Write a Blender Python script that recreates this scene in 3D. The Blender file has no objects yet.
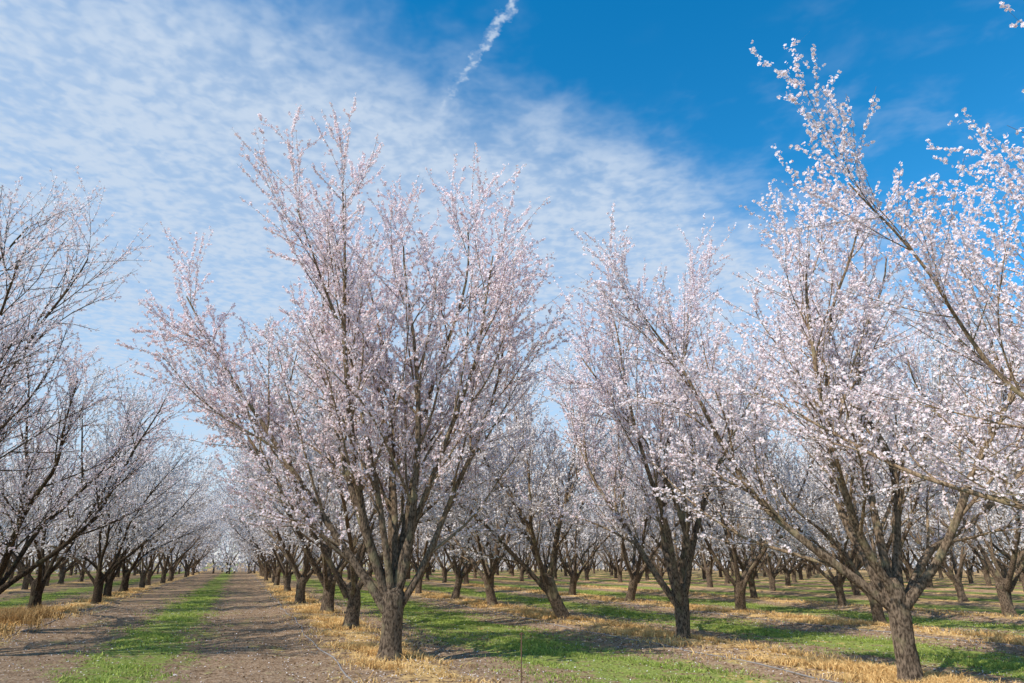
import bpy, math, numpy as np
from mathutils import Vector, noise as mnoise
PSI=math.radians(20.76); PITCH=math.radians(17.87); CAMH=1.5
sc=bpy.context.scene
sc.view_settings.view_transform='Standard'; sc.view_settings.look='None'; sc.view_settings.exposure=0
COL=sc.collection

# ---------------------------------------------------------------- helpers
def norm(v): return v/np.maximum(np.linalg.norm(v,axis=-1,keepdims=True),1e-9)

def make_mesh(name,parts,mats):
    """parts: list of (V,F,mat_index,tint(N,4),smooth)"""
    Vs=[];cols=[];lv=[];ls=[];lt=[];mi=[];sm=[];off=0;loff=0
    for V,F,m,c,s in parts:
        V=np.asarray(V,dtype=np.float32);F=np.asarray(F,dtype=np.int32)
        if len(F)==0: continue
        Vs.append(V); cols.append(np.asarray(c,dtype=np.float32))
        k=F.shape[1]; lv.append((F+off).ravel()); ls.append(loff+np.arange(len(F),dtype=np.int32)*k)
        lt.append(np.full(len(F),k,dtype=np.int32)); mi.append(np.full(len(F),m,dtype=np.int32)); sm.append(np.full(len(F),s,dtype=bool))
        off+=len(V); loff+=F.size
    V=np.concatenate(Vs);L=np.concatenate(lv)
    me=bpy.data.meshes.new(name)
    me.vertices.add(len(V)); me.vertices.foreach_set('co',V.ravel())
    me.loops.add(len(L)); me.loops.foreach_set('vertex_index',L)
    LS=np.concatenate(ls); me.polygons.add(len(LS))
    me.polygons.foreach_set('loop_start',LS); me.polygons.foreach_set('loop_total',np.concatenate(lt))
    me.polygons.foreach_set('material_index',np.concatenate(mi)); me.polygons.foreach_set('use_smooth',np.concatenate(sm))
    a=me.attributes.new('tint','FLOAT_COLOR','POINT'); a.data.foreach_set('color',np.concatenate(cols).ravel())
    for m in mats: me.materials.append(m)
    me.update(calc_edges=True)
    return me

# ---------------------------------------------------------------- materials
def newmat(name):
    m=bpy.data.materials.new(name); m.use_nodes=True; nt=m.node_tree
    for n in list(nt.nodes): nt.nodes.remove(n)
    return m,nt,nt.nodes,nt.links
def mth(nt,op,a,b=None,c=None,clamp=False):
    n=nt.nodes.new('ShaderNodeMath'); n.operation=op; n.use_clamp=clamp
    for i,x in enumerate((a,b,c)):
        if x is None: continue
        if isinstance(x,(int,float)): n.inputs[i].default_value=x
        else: nt.links.new(x,n.inputs[i])
    return n.outputs[0]
def mixc(nt,f,a,b,mode='MIX'):
    n=nt.nodes.new('ShaderNodeMix'); n.data_type='RGBA'; n.blend_type=mode
    for i,x in ((0,f),(6,a),(7,b)):
        if isinstance(x,(int,float)): n.inputs[i].default_value=x
        elif isinstance(x,tuple): n.inputs[i].default_value=(*x,1)
        else: nt.links.new(x,n.inputs[i])
    return n.outputs[2]
def noi(nt,vec,scale,detail=4,rough=.55,dist=0):
    n=nt.nodes.new('ShaderNodeTexNoise'); n.inputs['Scale'].default_value=scale; n.inputs['Detail'].default_value=detail
    n.inputs['Roughness'].default_value=rough; n.inputs['Distortion'].default_value=dist
    if vec is not None: nt.links.new(vec,n.inputs['Vector'])
    return n.outputs[0]
def smooth(nt,x,a,b,lo=0.,hi=1.):
    n=nt.nodes.new('ShaderNodeMapRange'); n.interpolation_type='SMOOTHSTEP'
    n.inputs[1].default_value=a;n.inputs[2].default_value=b;n.inputs[3].default_value=lo;n.inputs[4].default_value=hi
    nt.links.new(x,n.inputs[0]); return n.outputs[0]

def mat_bark(name,k=1.):
    m,nt,N,L=newmat(name)
    out=N.new('ShaderNodeOutputMaterial');b=N.new('ShaderNodeBsdfDiffuse');L.new(b.outputs[0],out.inputs[0])
    b.inputs['Roughness'].default_value=.5
    at=N.new('ShaderNodeAttribute');at.attribute_name='tint'
    sep=N.new('ShaderNodeSeparateColor');L.new(at.outputs['Color'],sep.inputs[0])
    tc=N.new('ShaderNodeTexCoord')
    mp=N.new('ShaderNodeMapping');mp.inputs['Scale'].default_value=(1,1,.4);L.new(tc.outputs['Object'],mp.inputs[0])
    n1=noi(nt,mp.outputs[0],40,4,.6); n2=noi(nt,tc.outputs['Object'],4,1)
    f=lambda *c:tuple(x*k for x in c)
    thick=mixc(nt,smooth(nt,n1,.34,.66),f(.045,.032,.023),f(.23,.165,.115))
    thin=mixc(nt,smooth(nt,n1,.35,.65),f(.15,.095,.058),f(.42,.30,.19))  # thin wood: tan-reddish young bark, also lightened in colour as if sunlit
    c=mixc(nt,sep.outputs[0],thin,thick)
    c=mixc(nt,smooth(nt,n2,.54,.72,0,.45),c,f(.34,.29,.16))
    L.new(c,b.inputs['Color'])
    bp=N.new('ShaderNodeBump');bp.inputs['Strength'].default_value=.7;bp.inputs['Distance'].default_value=.02
    L.new(n1,bp.inputs['Height']);L.new(bp.outputs[0],b.inputs['Normal'])
    return m
def mat_blade(name,tr=.25):
    m,nt,N,L=newmat(name)
    out=N.new('ShaderNodeOutputMaterial')
    at=N.new('ShaderNodeAttribute');at.attribute_name='tint'
    d=N.new('ShaderNodeBsdfDiffuse');t=N.new('ShaderNodeBsdfTranslucent');mx=N.new('ShaderNodeMixShader');mx.inputs[0].default_value=tr
    L.new(at.outputs['Color'],d.inputs[0]);L.new(at.outputs['Color'],t.inputs[0])
    L.new(d.outputs[0],mx.inputs[1]);L.new(t.outputs[0],mx.inputs[2]);L.new(mx.outputs[0],out.inputs[0])
    return m
def mat_ground():
    m,nt,N,L=newmat('orchard_soil')
    out=N.new('ShaderNodeOutputMaterial');b=N.new('ShaderNodeBsdfDiffuse');L.new(b.outputs[0],out.inputs[0])
    b.inputs['Roughness'].default_value=.6
    at=N.new('ShaderNodeAttribute');at.attribute_name='tint'
    sep=N.new('ShaderNodeSeparateColor');L.new(at.outputs['Color'],sep.inputs[0])
    tc=N.new('ShaderNodeTexCoord');P=tc.outputs['Object']
    mp=N.new('ShaderNodeMapping');mp.inputs['Scale'].default_value=(1,.3,1);L.new(P,mp.inputs[0]);PS=mp.outputs[0]
    nb=noi(nt,PS,1.3,4,.6); nf=noi(nt,P,22,4,.7); nm=noi(nt,P,4.5,4,.65)
    soil=mixc(nt,smooth(nt,nm,.3,.7),(.185,.108,.06),(.42,.28,.175))
    soil=mixc(nt,smooth(nt,nf,.35,.7,0,.6),soil,(.54,.385,.255))
    soil=mixc(nt,smooth(nt,nf,.50,.30,0,.85),soil,(.055,.034,.02))
    g=mixc(nt,smooth(nt,nf,.3,.7),(.10,.15,.025),(.36,.43,.095))
    s=mixc(nt,smooth(nt,nf,.3,.7),(.38,.21,.07),(.88,.60,.26))
    gm=mth(nt,'ADD',sep.outputs[1],mth(nt,'MULTIPLY',mth(nt,'SUBTRACT',mth(nt,'ADD',nb,nm),1.0),2.8))
    c=mixc(nt,smooth(nt,gm,.25,.88,0,.88),soil,g)
    sm=mth(nt,'ADD',sep.outputs[0],mth(nt,'MULTIPLY',mth(nt,'SUBTRACT',mth(nt,'ADD',nb,nm),1.0),2.6))
    c=mixc(nt,smooth(nt,sm,.40,.85,0,.92),c,s)
    vo=N.new('ShaderNodeTexVoronoi');vo.inputs['Scale'].default_value=14;L.new(P,vo.inputs['Vector'])
    pm=mth(nt,'MULTIPLY',smooth(nt,vo.outputs['Distance'],.2,.12),smooth(nt,nm,.45,.62,.05,.9))
    c=mixc(nt,mth(nt,'MULTIPLY',pm,.4),c,(.8,.72,.68))
    L.new(c,b.inputs['Color'])
    bp=N.new('ShaderNodeBump');bp.inputs['Strength'].default_value=1;bp.inputs['Distance'].default_value=.05
    L.new(mth(nt,'ADD',nf,nm),bp.inputs['Height']);L.new(bp.outputs[0],b.inputs['Normal'])
    return m
def mat_plain(name,c,rough=.6):
    m,nt,N,L=newmat(name)
    out=N.new('ShaderNodeOutputMaterial');b=N.new('ShaderNodeBsdfPrincipled');L.new(b.outputs[0],out.inputs[0])
    tc=N.new('ShaderNodeTexCoord');n=noi(nt,tc.outputs['Object'],30)
    L.new(mixc(nt,n,tuple(x*.7 for x in c),tuple(min(1,x*1.25) for x in c)),b.inputs['Base Color']);b.inputs['Roughness'].default_value=rough
    return m
BARK=mat_bark('bark');BARK_BACKLIT=mat_bark('backlit_bark',.42);PETAL=mat_blade('blossom',.33);GRASS=mat_blade('green_grass_blades',.3);STRAW=mat_blade('dry_grass_blades',.2)  # second bark is the same bark, darkened in colour to look backlit
GROUND=mat_ground();HOSE=mat_plain('hose_plastic',(.26,.23,.21),.5);RUST=mat_plain('rusty_steel',(.14,.07,.04),.8)

# ---------------------------------------------------------------- ground
ROWS=[-5.1-5.9*k for k in range(12,-1,-1)]+[2.35+5.87*k for k in range(0,34)]
RA=np.array(ROWS)
def row_dist(x): return np.abs(np.asarray(x)[...,None]-RA).min(-1)
def gz(x,y):
    x=np.asarray(x,float);y=np.asarray(y,float)
    d=row_dist(x)
    z=.07*np.exp(-(d/.8)**2)
    z+=.012*np.sin(x*3.1+1.3*np.sin(y*.9))*np.sin(y*1.7+x)+.008*np.sin(x*7.3+y*2.1)*np.sin(y*5.1)
    for tx in (-.35,.95): z-=.03*np.exp(-((x-tx-.05*np.sin(y*.3))/.16)**2)
    return z
greens=[(-1.45,.78)]+[(-5.1-5.9*k-2.95,1.1) for k in range(12)]+[(2.35+5.87*k+2.95,1.25) for k in range(33)]
def green_mask(x):
    x=np.asarray(x,float);g=np.zeros_like(x)
    for c,w in greens: g=np.maximum(g,np.exp(-(np.abs(x-c)/w)**2.5))
    return g
def straw_mask(x,y=None):
    x=np.asarray(x,float);d=row_dist(x);return np.exp(-(d/.6)**2)
def build_ground():
    xs=np.concatenate([[-3000,-800,-300,-120],np.arange(-60,-8,.5),np.arange(-8,16,.16),np.arange(16,70,.42),np.arange(70,200,.9),[260,500,1200,3500]])
    ys=np.concatenate([[-600,-100,-30],np.arange(-8,2,.6),np.arange(2,26,.2),26+.25*(1.035**np.arange(0,125)-1)/.035,[1000,1800,4500]])
    X,Y=np.meshgrid(xs,ys);Z=gz(X,Y)
    far=(X<-60)|(X>200)|(Y>700); Z[far]=0
    V=np.stack([X,Y,Z],-1).reshape(-1,3)
    c=np.zeros((len(V),4));c[:,0]=straw_mask(V[:,0])*(~far.ravel());c[:,1]=green_mask(V[:,0])*(~far.ravel());c[:,1][far.ravel()]=.4;c[:,3]=1
    nx=len(xs);ny=len(ys)
    i=np.arange(nx-1);j=np.arange(ny-1);I,J=np.meshgrid(i,j);a=(J*nx+I).ravel()
    F=np.stack([a,a+1,a+nx+1,a+nx],-1)
    me=make_mesh('ground',[(V,F,0,c,True)],[GROUND])
    o=bpy.data.objects.new('ground',me);COL.objects.link(o);o['kind']='structure'
    o['label']='brown orchard soil with green grass strips and dry straw';o['category']='ground'
build_ground()

# ---------------------------------------------------------------- blades / petals
rng=np.random.default_rng(7)
def in_view(x,y,margin=2.0,near=4):
    r=x*math.cos(PSI)-y*math.sin(PSI);f=x*math.sin(PSI)+y*math.cos(PSI)
    return (f>near)&(np.abs(r)<f*.76+margin)
def blades(name,n,cx_w,ymax,hmin,hmax,wid,cA,cB,mat,lean,label,clump=0.,ymin=6.0,yp=1.9):
    xs=[];ys=[]
    for c,w,share in cx_w:
        k=int(n*share);y=ymin+(ymax-ymin)*rng.random(k*2)**yp;x=c+rng.normal(0,1,k*2)*w
        cl=np.sin(x*2.3+c)*np.sin(y*1.1+c*3)+.7*np.sin(x*5.1+y*2.7)+.6*np.sin(x*9+y*6.1)*np.sin(y*3.3-x*4)+rng.normal(0,.4,k*2)
        keep=cl>clump; xs.append(x[keep]);ys.append(y[keep])
    x=np.concatenate(xs);y=np.concatenate(ys);k=in_view(x,y);x=x[k];y=y[k];n=len(x)
    dist=np.hypot(x,y)
    h=rng.uniform(hmin,hmax,n)*(.7+.5*rng.random(n)); a=rng.random(n)*2*np.pi;w=wid*(1+dist/14)*rng.uniform(.7,1.3,n)
    b=np.stack([x,y,gz(x,y)-.005],-1);d=np.stack([np.cos(a),np.sin(a),0*a],-1)
    la=rng.random(n)*2*np.pi;ll=np.abs(rng.normal(0,lean,n))
    l=np.stack([np.cos(la)*ll,np.sin(la)*ll,np.ones(n)],-1)*h[:,None]
    m=b+l*.55+np.array([0,0,1])*(h*.05)[:,None]; t=b+l*np.array([1.35,1.35,.95])
    V=np.stack([b-d*w[:,None],b+d*w[:,None],m+d*w[:,None]*.7,m-d*w[:,None]*.7,t],1)
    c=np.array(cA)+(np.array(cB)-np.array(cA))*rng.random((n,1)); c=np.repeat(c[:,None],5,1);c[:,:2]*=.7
    c=np.concatenate([c,np.ones((n,5,1))],-1)
    base=np.arange(n)[:,None]*5
    Q=base+np.array([0,1,2,3]);T=base+np.array([3,2,4])
    V=V.reshape(-1,3)
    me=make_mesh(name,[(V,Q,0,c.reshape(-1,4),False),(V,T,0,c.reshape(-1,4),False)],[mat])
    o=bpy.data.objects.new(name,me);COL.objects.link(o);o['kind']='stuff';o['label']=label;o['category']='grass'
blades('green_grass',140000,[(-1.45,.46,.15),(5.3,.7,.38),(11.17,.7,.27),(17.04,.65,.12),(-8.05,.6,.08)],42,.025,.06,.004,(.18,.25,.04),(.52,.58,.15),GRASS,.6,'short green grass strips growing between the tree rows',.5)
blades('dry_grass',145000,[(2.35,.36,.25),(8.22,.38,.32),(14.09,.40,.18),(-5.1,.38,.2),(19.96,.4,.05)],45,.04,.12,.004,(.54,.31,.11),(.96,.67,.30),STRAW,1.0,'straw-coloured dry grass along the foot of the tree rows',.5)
blades('dry_weeds',9000,[(-5.5,.45,1.)],25,.12,.34,.004,(.20,.11,.04),(.62,.40,.18),STRAW,.6,'tangled rust-brown dry weeds at the foot of a tree',.2,17.5,1.)
def litter(name,n,size,cA,cB,label,ymax=30,cat='petals'):
    x=rng.uniform(-8,22,n);y=5+(ymax-5)*rng.random(n)**1.5
    k=in_view(x,y)&(rng.random(n)<.3+.7*np.exp(-(row_dist(x)/1.8)**2));x=x[k];y=y[k];n=len(x)
    a=rng.random(n)*6.28;nn=norm(np.stack([rng.normal(0,.35,n),rng.normal(0,.35,n),np.ones(n)],-1))
    u=norm(np.cross(nn,np.stack([np.cos(a),np.sin(a),0*a],-1)));v=np.cross(nn,u)
    s=(size*rng.uniform(.6,1.3,n))[:,None];p=np.stack([x,y,gz(x,y)+.012],-1)
    V=np.stack([p-u*s,p-v*s*.7,p+u*s,p+v*s*.7],1)
    c=np.array(cA)+(np.array(cB)-np.array(cA))*rng.random((n,1));c=np.repeat(np.concatenate([c,np.ones((n,1))],-1)[:,None],4,1)
    me=make_mesh(name,[(V.reshape(-1,3),np.arange(n*4).reshape(-1,4),0,c.reshape(-1,4),False)],[PETAL])
    o=bpy.data.objects.new(name,me);COL.objects.link(o);o['kind']='stuff';o['label']=label;o['category']=cat
litter('fallen_petals',55000,.012,(.85,.76,.74),(.95,.91,.9),'fallen white and pink petals scattered over the soil')
litter('fallen_leaves',45000,.02,(.06,.035,.02),(.28,.17,.09),'brown dead leaves and twigs scattered on the soil',cat='leaves')

# ---------------------------------------------------------------- trees
UP=np.array([0,0,1.0])
def grow(S,D,Ln,R0,n,wander,trop,rend,g):
    B=len(S);P=np.zeros((B,n+1,3));P[:,0]=S;d=norm(D);st=(Ln/n)[:,None]
    w=g.normal(0,1,(B,3))*wander
    for i in range(n):
        w=w*.5+g.normal(0,1,(B,3))*wander
        d=norm(d+w+UP*trop*(st*3))
        P[:,i+1]=P[:,i]+d*st
    t=np.linspace(0,1,n+1);R=R0[:,None]*(1-(1-rend)*t[None]**.9)
    return P,R
def sample(P,R,b,t):
    n=P.shape[1]-1;f=np.clip(t,0,.9999)*n;i=f.astype(int);fr=(f-i)[:,None]
    p=P[b,i]*(1-fr)+P[b,i+1]*fr;T=norm(P[b,i+1]-P[b,i]);r=R[b,i]*(1-fr[:,0])+R[b,i+1]*fr[:,0]
    return p,T,r
def kids(P,R,k,t0,t1,a0,a1,g,out=.25,center=None):
    B=P.shape[0];b=np.repeat(np.arange(B),k);t=(np.tile(np.arange(k),B)+g.random(B*k))/k;t=t0+(t1-t0)*t
    p,T,r=sample(P,R,b,t)
    ref=norm(np.cross(T,np.array([.31,.52,.1])));v=np.cross(T,ref)
    az=np.tile(np.arange(k),B)*2.4+np.repeat(g.random(B)*6.28,k)+g.normal(0,.4,B*k)
    perp=ref*np.cos(az)[:,None]+v*np.sin(az)[:,None]
    o=p.copy();o[:,2]=0;o=norm(o)
    perp=norm(perp+o*out+UP*.25); perp=norm(perp-T*(perp*T).sum(-1,keepdims=True))
    a=np.radians(g.uniform(a0,a1,B*k))[:,None]
    return p,norm(T*np.cos(a)+perp*np.sin(a)),r,t
def tubes(P,R,k,jit=0,g=None):
    B,n,_=P.shape
    T=norm(np.gradient(P,axis=1));m=norm(P[:,-1]-P[:,0])
    ref=norm(np.cross(m,np.array([.37,.61,.13])))[:,None,:]
    u=norm(ref-T*(ref*T).sum(-1,keepdims=True));v=np.cross(T,u)
    th=np.arange(k)*2*np.pi/k
    RR=np.repeat(R[:,:,None],k,2)
    if jit: RR=RR*(1+g.normal(0,jit,RR.shape))
    V=P[:,:,None]+RR[...,None]*(u[:,:,None]*np.cos(th)[:,None]+v[:,:,None]*np.sin(th)[:,None])
    idx=np.arange(B*n*k).reshape(B,n,k)
    a=idx[:,:-1];b=idx[:,1:];F=np.stack([a,np.roll(a,-1,2),np.roll(b,-1,2),b],-1).reshape(-1,4)
    c=np.zeros((B*n*k,4));c[:,0]=np.clip((RR.reshape(-1)-.012)/.05,0,1);c[:,3]=1
    return V.reshape(-1,3),F,c
def flowers(C,Nn,s,g,lod,pink):
    n=len(C);a=g.random(n)*6.28;ref=norm(np.cross(Nn,np.stack([np.cos(a),np.sin(a),.3+0*a],-1)));v=np.cross(Nn,ref)
    w0=np.array([.99,.984,.97]);base=w0+(np.array([.985,.89,.90])-w0)*np.clip(g.normal(pink,.2,(n,1)),0,1)
    if lod==0:
        loc=[(0,0,0)];
        for q in range(5):
            th=q*2*math.pi/5
            for rr,dt,z in ((.82,-.55,.16),(1.0,0,.28),(.82,.55,.16)): loc.append((rr*math.cos(th+dt),rr*math.sin(th+dt),z))
        F0=np.array([[0,1+3*q,2+3*q,3+3*q] for q in range(5)])
    elif lod==1:
        loc=[(math.cos(q*2*math.pi/5),math.sin(q*2*math.pi/5),.2*(q%2)) for q in range(5)];F0=np.array([[0,1,2,3,4]])
    else:
        loc=[(1,0,0),(0,.9,.3),(-.9,.1,.1),(.1,-1,.3)];F0=np.array([[0,1,2,3]])
    loc=np.array(loc);m=len(loc)
    V=C[:,None]+s[:,None,None]*(ref[:,None]*loc[:,0:1]+v[:,None]*loc[:,1:2]+Nn[:,None]*loc[:,2:3])
    c=np.repeat(base[:,None],m,1)
    if lod==0: c[:,0]=c[:,0]*np.array([.93,.62,.66])
    else: c=c*np.array([.96,.92,.915])*g.uniform(.86,1.0,(n,1,1))
    c=np.concatenate([c,np.ones((n,m,1))],-1)
    F=(np.arange(n)[:,None,None]*m+F0).reshape(-1,F0.shape[1])
    return V.reshape(-1,3),F,c.reshape(-1,4)
def on_branch(P,R,per,t0,t1,g,off,kn=2):
    """blossoms sit in tight knots along the wood"""
    B=P.shape[0];n=int(B*per/kn);b=g.integers(0,B,n);t=t0+(t1-t0)*g.random(n)
    b=np.repeat(b,kn);t=np.repeat(t,kn);n=len(b)
    p,T,r=sample(P,R,b,t);o=norm(g.normal(0,1,(n,3)));o=norm(o-T*(o*T).sum(-1,keepdims=True)*.7)
    return p+o*(r+off*g.uniform(.5,1.3,n))[:,None]+g.normal(0,off*.25,(n,3)),norm(o+UP*.25+g.normal(0,.3,(n,3)))
def random_scaff(g,k=None):
    k=k or int(g.integers(4,6));a0=g.random()*360
    return [(a0+i*360/k+g.normal(0,12),g.uniform(30,48),g.uniform(5.2,6.5),g.uniform(.07,.095)) for i in range(k)]+[(g.random()*360,g.uniform(6,16),g.uniform(6,7),.07)]
def build_tree(name,seed,scaff,lod=0,dens=1.,pink=.3,height=9.4,trunk_r=.17,fork=.95,fsize=.019,lean=0.,twig=1.,tropk=1.,shear=(0,0),bark=None,wand=.065,zmin=1.5,spread=1.):
    g=np.random.default_rng(seed);bark=bark or BARK
    ks=18;nr=16;zs=np.linspace(-.12,fork+.22,nr);V=[]
    bx=g.normal(0,.03);by=g.normal(0,.03)
    for i,z in enumerate(zs):
        tt=max(z,0)/fork
        r=trunk_r*(1+.4*math.exp(-max(z,0)/.12)+.28*max(0,tt-.55)**1.3)
        if i==nr-2:r*=.75
        if i==nr-1:r*=.3
        for q in range(ks):
            th=q*2*math.pi/ks
            nn=mnoise.noise(Vector((math.cos(th)*1.7+seed,math.sin(th)*1.7,z*2.2)))*.24+mnoise.noise(Vector((math.cos(th)*5,math.sin(th)*5+seed,z*5)))*.10
            rr=r*(1+nn);V.append((rr*math.cos(th)+bx*math.sin(tt*2)+lean*tt*.25,rr*math.sin(th)+by*math.sin(tt*2.5),z))
    idx=np.arange(nr*ks).reshape(nr,ks);a=idx[:-1];b=idx[1:]
    F=np.stack([a,np.roll(a,-1,1),np.roll(b,-1,1),b],-1).reshape(-1,4);c=np.zeros((len(V),4));c[:,0]=1;c[:,3]=1
    tp=[(np.array(V),F,0,c,True)]
    az=np.radians([s[0] for s in scaff]);ti=np.radians([s[1] for s in scaff]);Ln=np.array([s[2] for s in scaff]);r0=np.array([s[3] for s in scaff])*.9
    # azimuth 0 = towards +X side of the view axis, 90 = away
    dr=np.cos(az);df=np.sin(az);D=np.stack([np.sin(ti)*(dr*math.cos(PSI)+df*math.sin(PSI)),np.sin(ti)*(df*math.cos(PSI)-dr*math.sin(PSI)),np.cos(ti)],-1)
    S=np.tile(np.array([lean*.25,0,fork-.15]),(len(scaff),1))+D*np.array([.5,.5,.0])*trunk_r+g.normal(0,.02,(len(scaff),3))+np.stack([0*az,0*az,g.uniform(-.1,.15,len(az))],-1)
    P1,R1=grow(S,D,Ln,r0,18,wand,.045*tropk,.18,g)
    R1[:,0]*=1.25
    p,d,r,t=kids(P1,R1,10,.14,1.,15*spread,38*spread,g,.35*spread)
    L2=(3.1-1.6*t)*g.uniform(.5,1.15,len(t))
    P2,R2=grow(p,d,L2,np.minimum(r*.52,.027),10,.045,.05,.25,g)
    kk=P2[:,-1,2]>zmin+.6;P2=P2[kk];R2=R2[kk]
    p,d,r,t=kids(P2,R2,10,.1,1.,18,46*spread,g,.15);L3=(1.35-.55*t)*g.uniform(.4,1.2,len(t));r3=np.minimum(r*.6,.0095)
    pb,db,rb,tb=kids(P1,R1,12,.2,1.,25,60,g,.3);L3b=g.uniform(.5,1.4,len(tb))
    p=np.concatenate([p,pb]);d=np.concatenate([d,db]);L3=np.concatenate([L3,L3b]);r3=np.concatenate([r3,np.minimum(rb*.4,.0095)])
    P3,R3=grow(p,d,L3,r3,6,.04,.045,.35,g)
    kk=P3[:,:,2].min(1)>zmin;P3=P3[kk];R3=R3[kk]
    p,d,r,t=kids(P3,R3,5,.08,.9,30,65,g,.1);L4=g.uniform(.05,.22,len(t))
    P4,R4=grow(p,d,L4,np.minimum(r*.6,.0045),3,.10,.05,.5,g)
    top=np.percentile(P4[:,-1,2],99.7);k=(height-fork)/(top-fork)
    for P in (P1,P2,P3,P4):
        P[:,:,2]=fork+(P[:,:,2]-fork)*k
        q=np.maximum(P[:,:,2]-fork,0)
        # whole-crown lean (sideways amount, away amount) per metre of height
        P[:,:,0]+=q*(shear[0]*math.cos(PSI)+shear[1]*math.sin(PSI));P[:,:,1]+=q*(-shear[0]*math.sin(PSI)+shear[1]*math.cos(PSI))
    for Pn,R,sides in ((P1,R1,10 if lod==0 else 6),(P2,R2,6 if lod==0 else 4)):
        V,F,c=tubes(Pn,R,sides,.05 if sides>6 else 0,g);tp.append((V,F,0,c,True))
    cp=[]
    if lod==0:
        for Pn,R,sides in ((P3,R3,4),(P4,R4,3)):
            V,F,c=tubes(Pn,R*twig,sides);cp.append((V,F,0,c,True))
    elif lod==1:
        V,F,c=tubes(P3[:,::2],R3[:,::2]*twig,3);cp.append((V,F,0,c,True))
        V,F,c=tubes(P4[:,::3],R4[:,::3]*twig,3);cp.append((V,F,0,c,True))
    else:
        V,F,c=tubes(P3[:,::3],R3[:,::3]*1.2,3);cp.append((V,F,0,c,True))
    if lod<2:
        C1,N1=on_branch(P4,R4,8*dens,.05,1.,g,.013)
        C2,N2=on_branch(P3,R3,44*dens,.06,1.,g,.015);C3,N3=on_branch(P2,R2,56*dens,.35,1.,g,.018)
        C=np.concatenate([C1,C2,C3]);Nn=np.concatenate([N1,N2,N3]);s=fsize*g.uniform(.7,1.2,len(C))
    else:
        C,Nn=on_branch(P4,R4,3.0*dens,.1,1.05,g,.035);s=.055*g.uniform(.6,1.3,len(C))
    V,F,c=flowers(C,Nn,s,g,lod,pink);cp.append((V,F,1,c,False))
    return make_mesh('trunk_'+name,tp,[bark]),make_mesh('crown_'+name,cp,[bark,PETAL])

hero=build_tree('hero',14,[(180,42,6.3,.08),(165,28,6.5,.09),(205,22,6.6,.085),(60,12,6.6,.08),(352,25,6.0,.085),(8,36,5.4,.07),(250,16,6.4,.07),(100,20,6.5,.075),(176,52,5.0,.06),(335,14,5.9,.075),(20,8,6.2,.07)],0,1.3,.22,8.9,.16,.92,tropk=1.35,shear=(-.055,0),fsize=.0195,wand=.04,spread=1.1)
righty=build_tree('right',29,[(172,46,5.4,.07),(135,32,5.9,.075),(50,24,5.8,.075),(350,40,6.2,.07),(210,20,5.2,.07),(20,48,5.5,.065),(90,12,5.9,.07)],0,.95,.05,7.5,.12,1.05,fsize=.0185,wand=.06,spread=1.)
over=build_tree('over',37,[(153,50,6.1,.05),(145,45,6.2,.052),(160,41,5.8,.05),(130,38,5.2,.05),(40,36,6,.08),(0,42,6,.08)],0,1.05,.03,7.4,.15,1.0,tropk=.42,fsize=.0170,zmin=2.0)
leftedge=build_tree('leftedge',61,[(10,20,6.2,.08),(340,16,6.2,.08),(60,26,6.0,.075),(300,24,6,.07),(180,30,6,.07),(5,30,4.6,.07),(120,26,6,.07)],0,.5,.0,8.8,.17,.9,twig=1.4,tropk=1.4,bark=BARK_BACKLIT,fsize=.019)
leaner=build_tree('lean',41,[(170,46,5.0,.08),(120,34,5.4,.08),(230,36,5.2,.075),(60,18,5.8,.08),(330,22,5.8,.075),(185,20,5.2,.08)],1,1.15,.2,7.6,.17,.95,lean=-1.9,fsize=.023)
gr=np.random.default_rng(5)
near=[build_tree('near%d'%i,50+i,random_scaff(gr),0,1.25,.18,9.0,.14,.9) for i in range(2)]
sparse=[build_tree('sparse%d'%i,70+i,random_scaff(gr),0 if i<2 else 1,.62 if i<2 else .95,.0,8.0,.16,.85,twig=1.3,tropk=1.35,fsize=.020 if i<2 else .024,bark=BARK_BACKLIT) for i in range(3)]
mid=[build_tree('mid%d'%i,90+i,random_scaff(gr,5),1,1.0,.18,9.3,(.15,.13,.17,.15)[i],.9,fsize=.024,twig=1.2,lean=(.5,-.7,.2,1.1)[i]) for i in range(4)]
far=[build_tree('far%d'%i,120+i,random_scaff(gr),2,1.1,.15,9.3,.15,.9) for i in range(3)]

GROUP='almond trees planted in orchard rows'
def place(tm,x,y,rot,s,label):
    e=bpy.data.objects.new('almond_tree',None);e.empty_display_size=.5;COL.objects.link(e)
    e.location=(x,y,float(gz(x,y))-.03);e.rotation_euler=(0,0,rot);e.scale=(s,s,s)
    e['label']=label;e['category']='tree';e['group']=GROUP
    for nm,me in (('trunk',tm[0]),('crown',tm[1])):
        o=bpy.data.objects.new(nm,me);COL.objects.link(o);o.parent=e
L_full='almond tree in full pale pink bloom in an orchard row'
L_sparse='almond tree with bare twigs coloured dark as if backlit and sparse white blossom'
place(hero,2.3,11.4,0,1,'vase-shaped almond tree thick with pink blossom beside dirt track')
place(righty,7.95,7.0,0,1,'almond tree with white blossom and tan limbs in straw')
place(over,8.3,2.3,0,1,'almond tree with long white-blossomed boughs reaching over the grass')
place(leftedge,-5.4,14.3,0,1,L_sparse)
gp=np.random.default_rng(99);cands=[]
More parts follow.
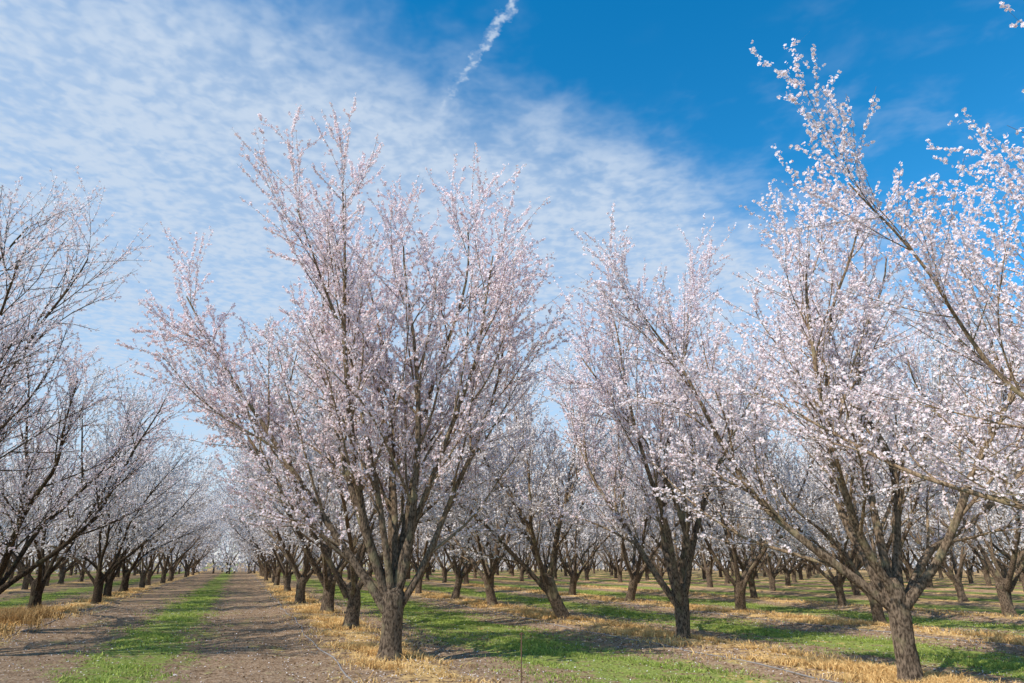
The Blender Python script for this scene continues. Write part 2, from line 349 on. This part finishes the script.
for ri,x in enumerate(ROWS):
    if x<-40:continue
    if abs(x+5.1)<.01:y0=19.2
    elif abs(x-2.35)<.01:y0=16.8
    elif abs(x-8.22)<.01:y0=12.4
    elif x>14: y0=13.5+((x-14.09)/5.87)*0.35-5.35*4
    else:y0=9.
    for j in range(60):
        y=y0+5.35*j+gp.normal(0,.22);xx=x+gp.normal(0,.18)
        f=xx*math.sin(PSI)+y*math.cos(PSI);r=xx*math.cos(PSI)-y*math.sin(PSI)
        if f<2 or abs(r)>f*.76+3.6 or y>94:continue
        if gp.random()<.08 and f>30:continue
        cands.append((math.hypot(xx,y)*(1 if -6<x<15 else 1.25),xx,y,x))
cands.sort()
horizon=[]
NI=200
for i,(d,x,y,row) in enumerate(cands):
    rot=gp.random()*6.28;s=gp.uniform(.88,1.04)
    if i>=NI:
        horizon.append((x,y,s));continue
    left=row<0
    if left: tm=sparse[int(gp.integers(0,2))] if d<24 else (sparse[2] if d<45 else far[i%3])
    elif d<17: tm=near[i%2]
    elif d<48: tm=mid[i%4]
    else: tm=far[i%3]
    lab=L_sparse if (left and d<45) else L_full
    if abs(row-8.22)<.01 and abs(y-17.75)<.8: tm=leaner;rot=.1;s=1;lab='almond tree in pale bloom with a strongly leaning trunk'
    place(tm,x,y,rot,s,lab)
# the block beyond the cross track that closes the lane
for yy in (98,101,104,108,113,119):
    for xx in np.arange(-36,160,3.4): horizon.append((xx+gp.normal(0,.7),yy+gp.normal(0,.8),gp.uniform(.85,1.25)))
g=np.random.default_rng(3);parts=[]
nb=260;H=np.array(horizon)
n=len(H);C=np.repeat(H,nb,0);u=g.random(len(C));th=g.random(len(C))*6.28;z=.3+7.7*u;rr=(1.2+1.7*np.sin(np.clip((z-.2)/8.2,0,1)*np.pi*.85))*np.sqrt(g.random(len(C)))
pos=np.stack([C[:,0]+rr*np.cos(th),C[:,1]+rr*np.sin(th),z*C[:,2]],-1)
V,F,c=flowers(pos,norm(g.normal(0,1,pos.shape)),g.uniform(.08,.24,len(C)),g,2,.2);c[:,:3]*=.88
parts.append((V,F,1,c,False))
S=np.stack([H[:,0],H[:,1],0*H[:,0]],-1);k=4
Pt,Rt=grow(S,np.tile(UP,(n,1)),np.full(n,1.),np.full(n,.13),2,.03,0,.9,g);V,F,c=tubes(Pt,Rt,5);parts.append((V,F,0,c,True))
az=g.random((n,k))*6.28;D=np.stack([np.cos(az)*.5,np.sin(az)*.5,np.ones_like(az)],-1).reshape(-1,3)
P5,R5=grow(np.repeat(Pt[:,-1],k,0),D,g.uniform(3.5,5.,n*k),np.full(n*k,.06),4,.08,.02,.3,g);V,F,c=tubes(P5,R5,3);parts.append((V,F,0,c,True))
me=make_mesh('distant_orchard',parts,[BARK,PETAL]);o=bpy.data.objects.new('distant_orchard',me);COL.objects.link(o)
o['kind']='stuff';o['label']='distant mass of blossoming orchard trees along the horizon';o['category']='orchard'

# ---------------------------------------------------------------- hoses and stake
def hose(x,y0,y1):
    ys=np.arange(y0,y1,.6);xs=x+.05*np.sin(ys*.7)+.03*np.sin(ys*2.1+x);P=np.stack([xs,ys,gz(xs,ys)+.008],-1)[None]
    V,F,c=tubes(P,np.full(P.shape[:2],.012),6);me=make_mesh('irrigation_hose',[(V,F,0,c,True)],[HOSE])
    o=bpy.data.objects.new('irrigation_hose',me);COL.objects.link(o);o['label']='grey plastic drip hose lying along a tree row';o['category']='hose';o['group']='drip hoses along the tree rows'
for x in (-4.35,1.5,7.4,13.3): hose(x,5,90)
P=np.array([[[3.5,8.9,-.1],[3.5,8.9,.2],[3.505,8.905,.42],[3.51,8.91,.62]]]);V,F,c=tubes(P,np.full((1,4),.008),8)
P2=np.array([[[3.48,8.91,.60],[3.51,8.91,.625],[3.54,8.91,.60]]]);V2,F2,c2=tubes(P2,np.full((1,3),.007),8)
o=bpy.data.objects.new('irrigation_stake',make_mesh('irrigation_stake',[(V,F,0,c,True),(V2,F2,0,c2,True)],[RUST]));COL.objects.link(o)
o['label']='thin rusty steel stake standing in bare soil';o['category']='stake'

# ---------------------------------------------------------------- world
BGS=.12
w=bpy.data.worlds.new('World');sc.world=w;w.use_nodes=True;nt=w.node_tree;N=nt.nodes;L=nt.links
for n in list(N):N.remove(n)
out=N.new('ShaderNodeOutputWorld');bg=N.new('ShaderNodeBackground');L.new(bg.outputs[0],out.inputs[0]);bg.inputs[1].default_value=BGS
AZ=PSI-math.radians(127);EL=math.radians(44)
sky=N.new('ShaderNodeTexSky');sky.sky_type='NISHITA';sky.sun_disc=False;sky.sun_elevation=EL;sky.sun_rotation=AZ;sky.ozone_density=1.5;sky.air_density=1.0;sky.dust_density=.2
hs=N.new('ShaderNodeHueSaturation');hs.inputs['Hue'].default_value=.492;hs.inputs['Saturation'].default_value=1.46;hs.inputs['Value'].default_value=1.75;L.new(sky.outputs[0],hs.inputs['Color'])
tc=N.new('ShaderNodeTexCoord');sp=N.new('ShaderNodeSeparateXYZ');L.new(tc.outputs['Generated'],sp.inputs[0])
z=mth(nt,'MAXIMUM',sp.outputs[2],.03);px=mth(nt,'DIVIDE',sp.outputs[0],z);py=mth(nt,'DIVIDE',sp.outputs[1],z)
cb=N.new('ShaderNodeCombineXYZ');L.new(px,cb.inputs[0]);L.new(py,cb.inputs[1]);PV=cb.outputs[0]
mp=N.new('ShaderNodeMapping');mp.inputs['Rotation'].default_value=(0,0,.5);mp.inputs['Scale'].default_value=(1,1.0,1);L.new(PV,mp.inputs[0])
big=noi(nt,PV,1.6,3,.6,.4);rip=noi(nt,mp.outputs[0],25,2,.5,.3);med=noi(nt,mp.outputs[0],5,4,.6,.2)
s=mth(nt,'SUBTRACT',mth(nt,'SUBTRACT',py,1.12),mth(nt,'MULTIPLY',px,.21))
s=mth(nt,'ADD',s,mth(nt,'MULTIPLY',mth(nt,'SUBTRACT',med,.5),.5))
s=mth(nt,'ADD',s,mth(nt,'MULTIPLY',mth(nt,'SUBTRACT',big,.5),.5))
cov=smooth(nt,s,-.20,.32)
tex=mth(nt,'ADD',mth(nt,'MULTIPLY',rip,.5),mth(nt,'MULTIPLY',med,.5))
soft=smooth(nt,tex,.37,.62,.62,.94)
cl=mth(nt,'MULTIPLY',cov,soft)
wisp=mth(nt,'MULTIPLY',smooth(nt,med,.45,.75,0,.2),smooth(nt,big,.35,.6))
cl=mth(nt,'MAXIMUM',cl,wisp)
t=mth(nt,'DIVIDE',mth(nt,'SUBTRACT',py,.951),.368)
wn=noi(nt,PV,30,3,.6)
wob=mth(nt,'MULTIPLY',mth(nt,'SUBTRACT',wn,.5),.05)
dx=mth(nt,'ABSOLUTE',mth(nt,'ADD',mth(nt,'SUBTRACT',px,mth(nt,'SUBTRACT',.367,mth(nt,'MULTIPLY',t,.046))),wob))
wd=mth(nt,'SUBTRACT',.016,mth(nt,'MULTIPLY',t,.006))
cm=mth(nt,'SUBTRACT',1.0,mth(nt,'DIVIDE',dx,wd),clamp=True)
cm=mth(nt,'MULTIPLY',smooth(nt,cm,0,.9),smooth(nt,noi(nt,PV,48,2,.5),.38,.60,.25,1))
cm=mth(nt,'MULTIPLY',cm,mth(nt,'MULTIPLY',smooth(nt,t,1.2,.2,0,1),smooth(nt,t,-1.5,-.6)))
cl=mth(nt,'ADD',cl,mth(nt,'MULTIPLY',cm,.75),clamp=True)
c=mixc(nt,cl,hs.outputs[0],(.60/BGS,.71/BGS,.86/BGS))
L.new(c,bg.inputs[0])
sd=bpy.data.lights.new('sun','SUN');sd.energy=5.0;sd.angle=math.radians(.55);sd.color=(1,.96,.88);so=bpy.data.objects.new('sun',sd);COL.objects.link(so)
dv=Vector((math.sin(AZ)*math.cos(EL),math.cos(AZ)*math.cos(EL),math.sin(EL)));so.rotation_euler=dv.to_track_quat('Z','Y').to_euler()
cd=bpy.data.cameras.new('camera');cam=bpy.data.objects.new('camera',cd);COL.objects.link(cam);sc.camera=cam
cd.lens=24;cd.sensor_width=36;cd.clip_end=8000;cam.location=(0,0,CAMH);cam.rotation_euler=(math.pi/2+PITCH,0,-PSI)
print('trees',min(len(cands),NI)+4,'horizon',len(horizon))
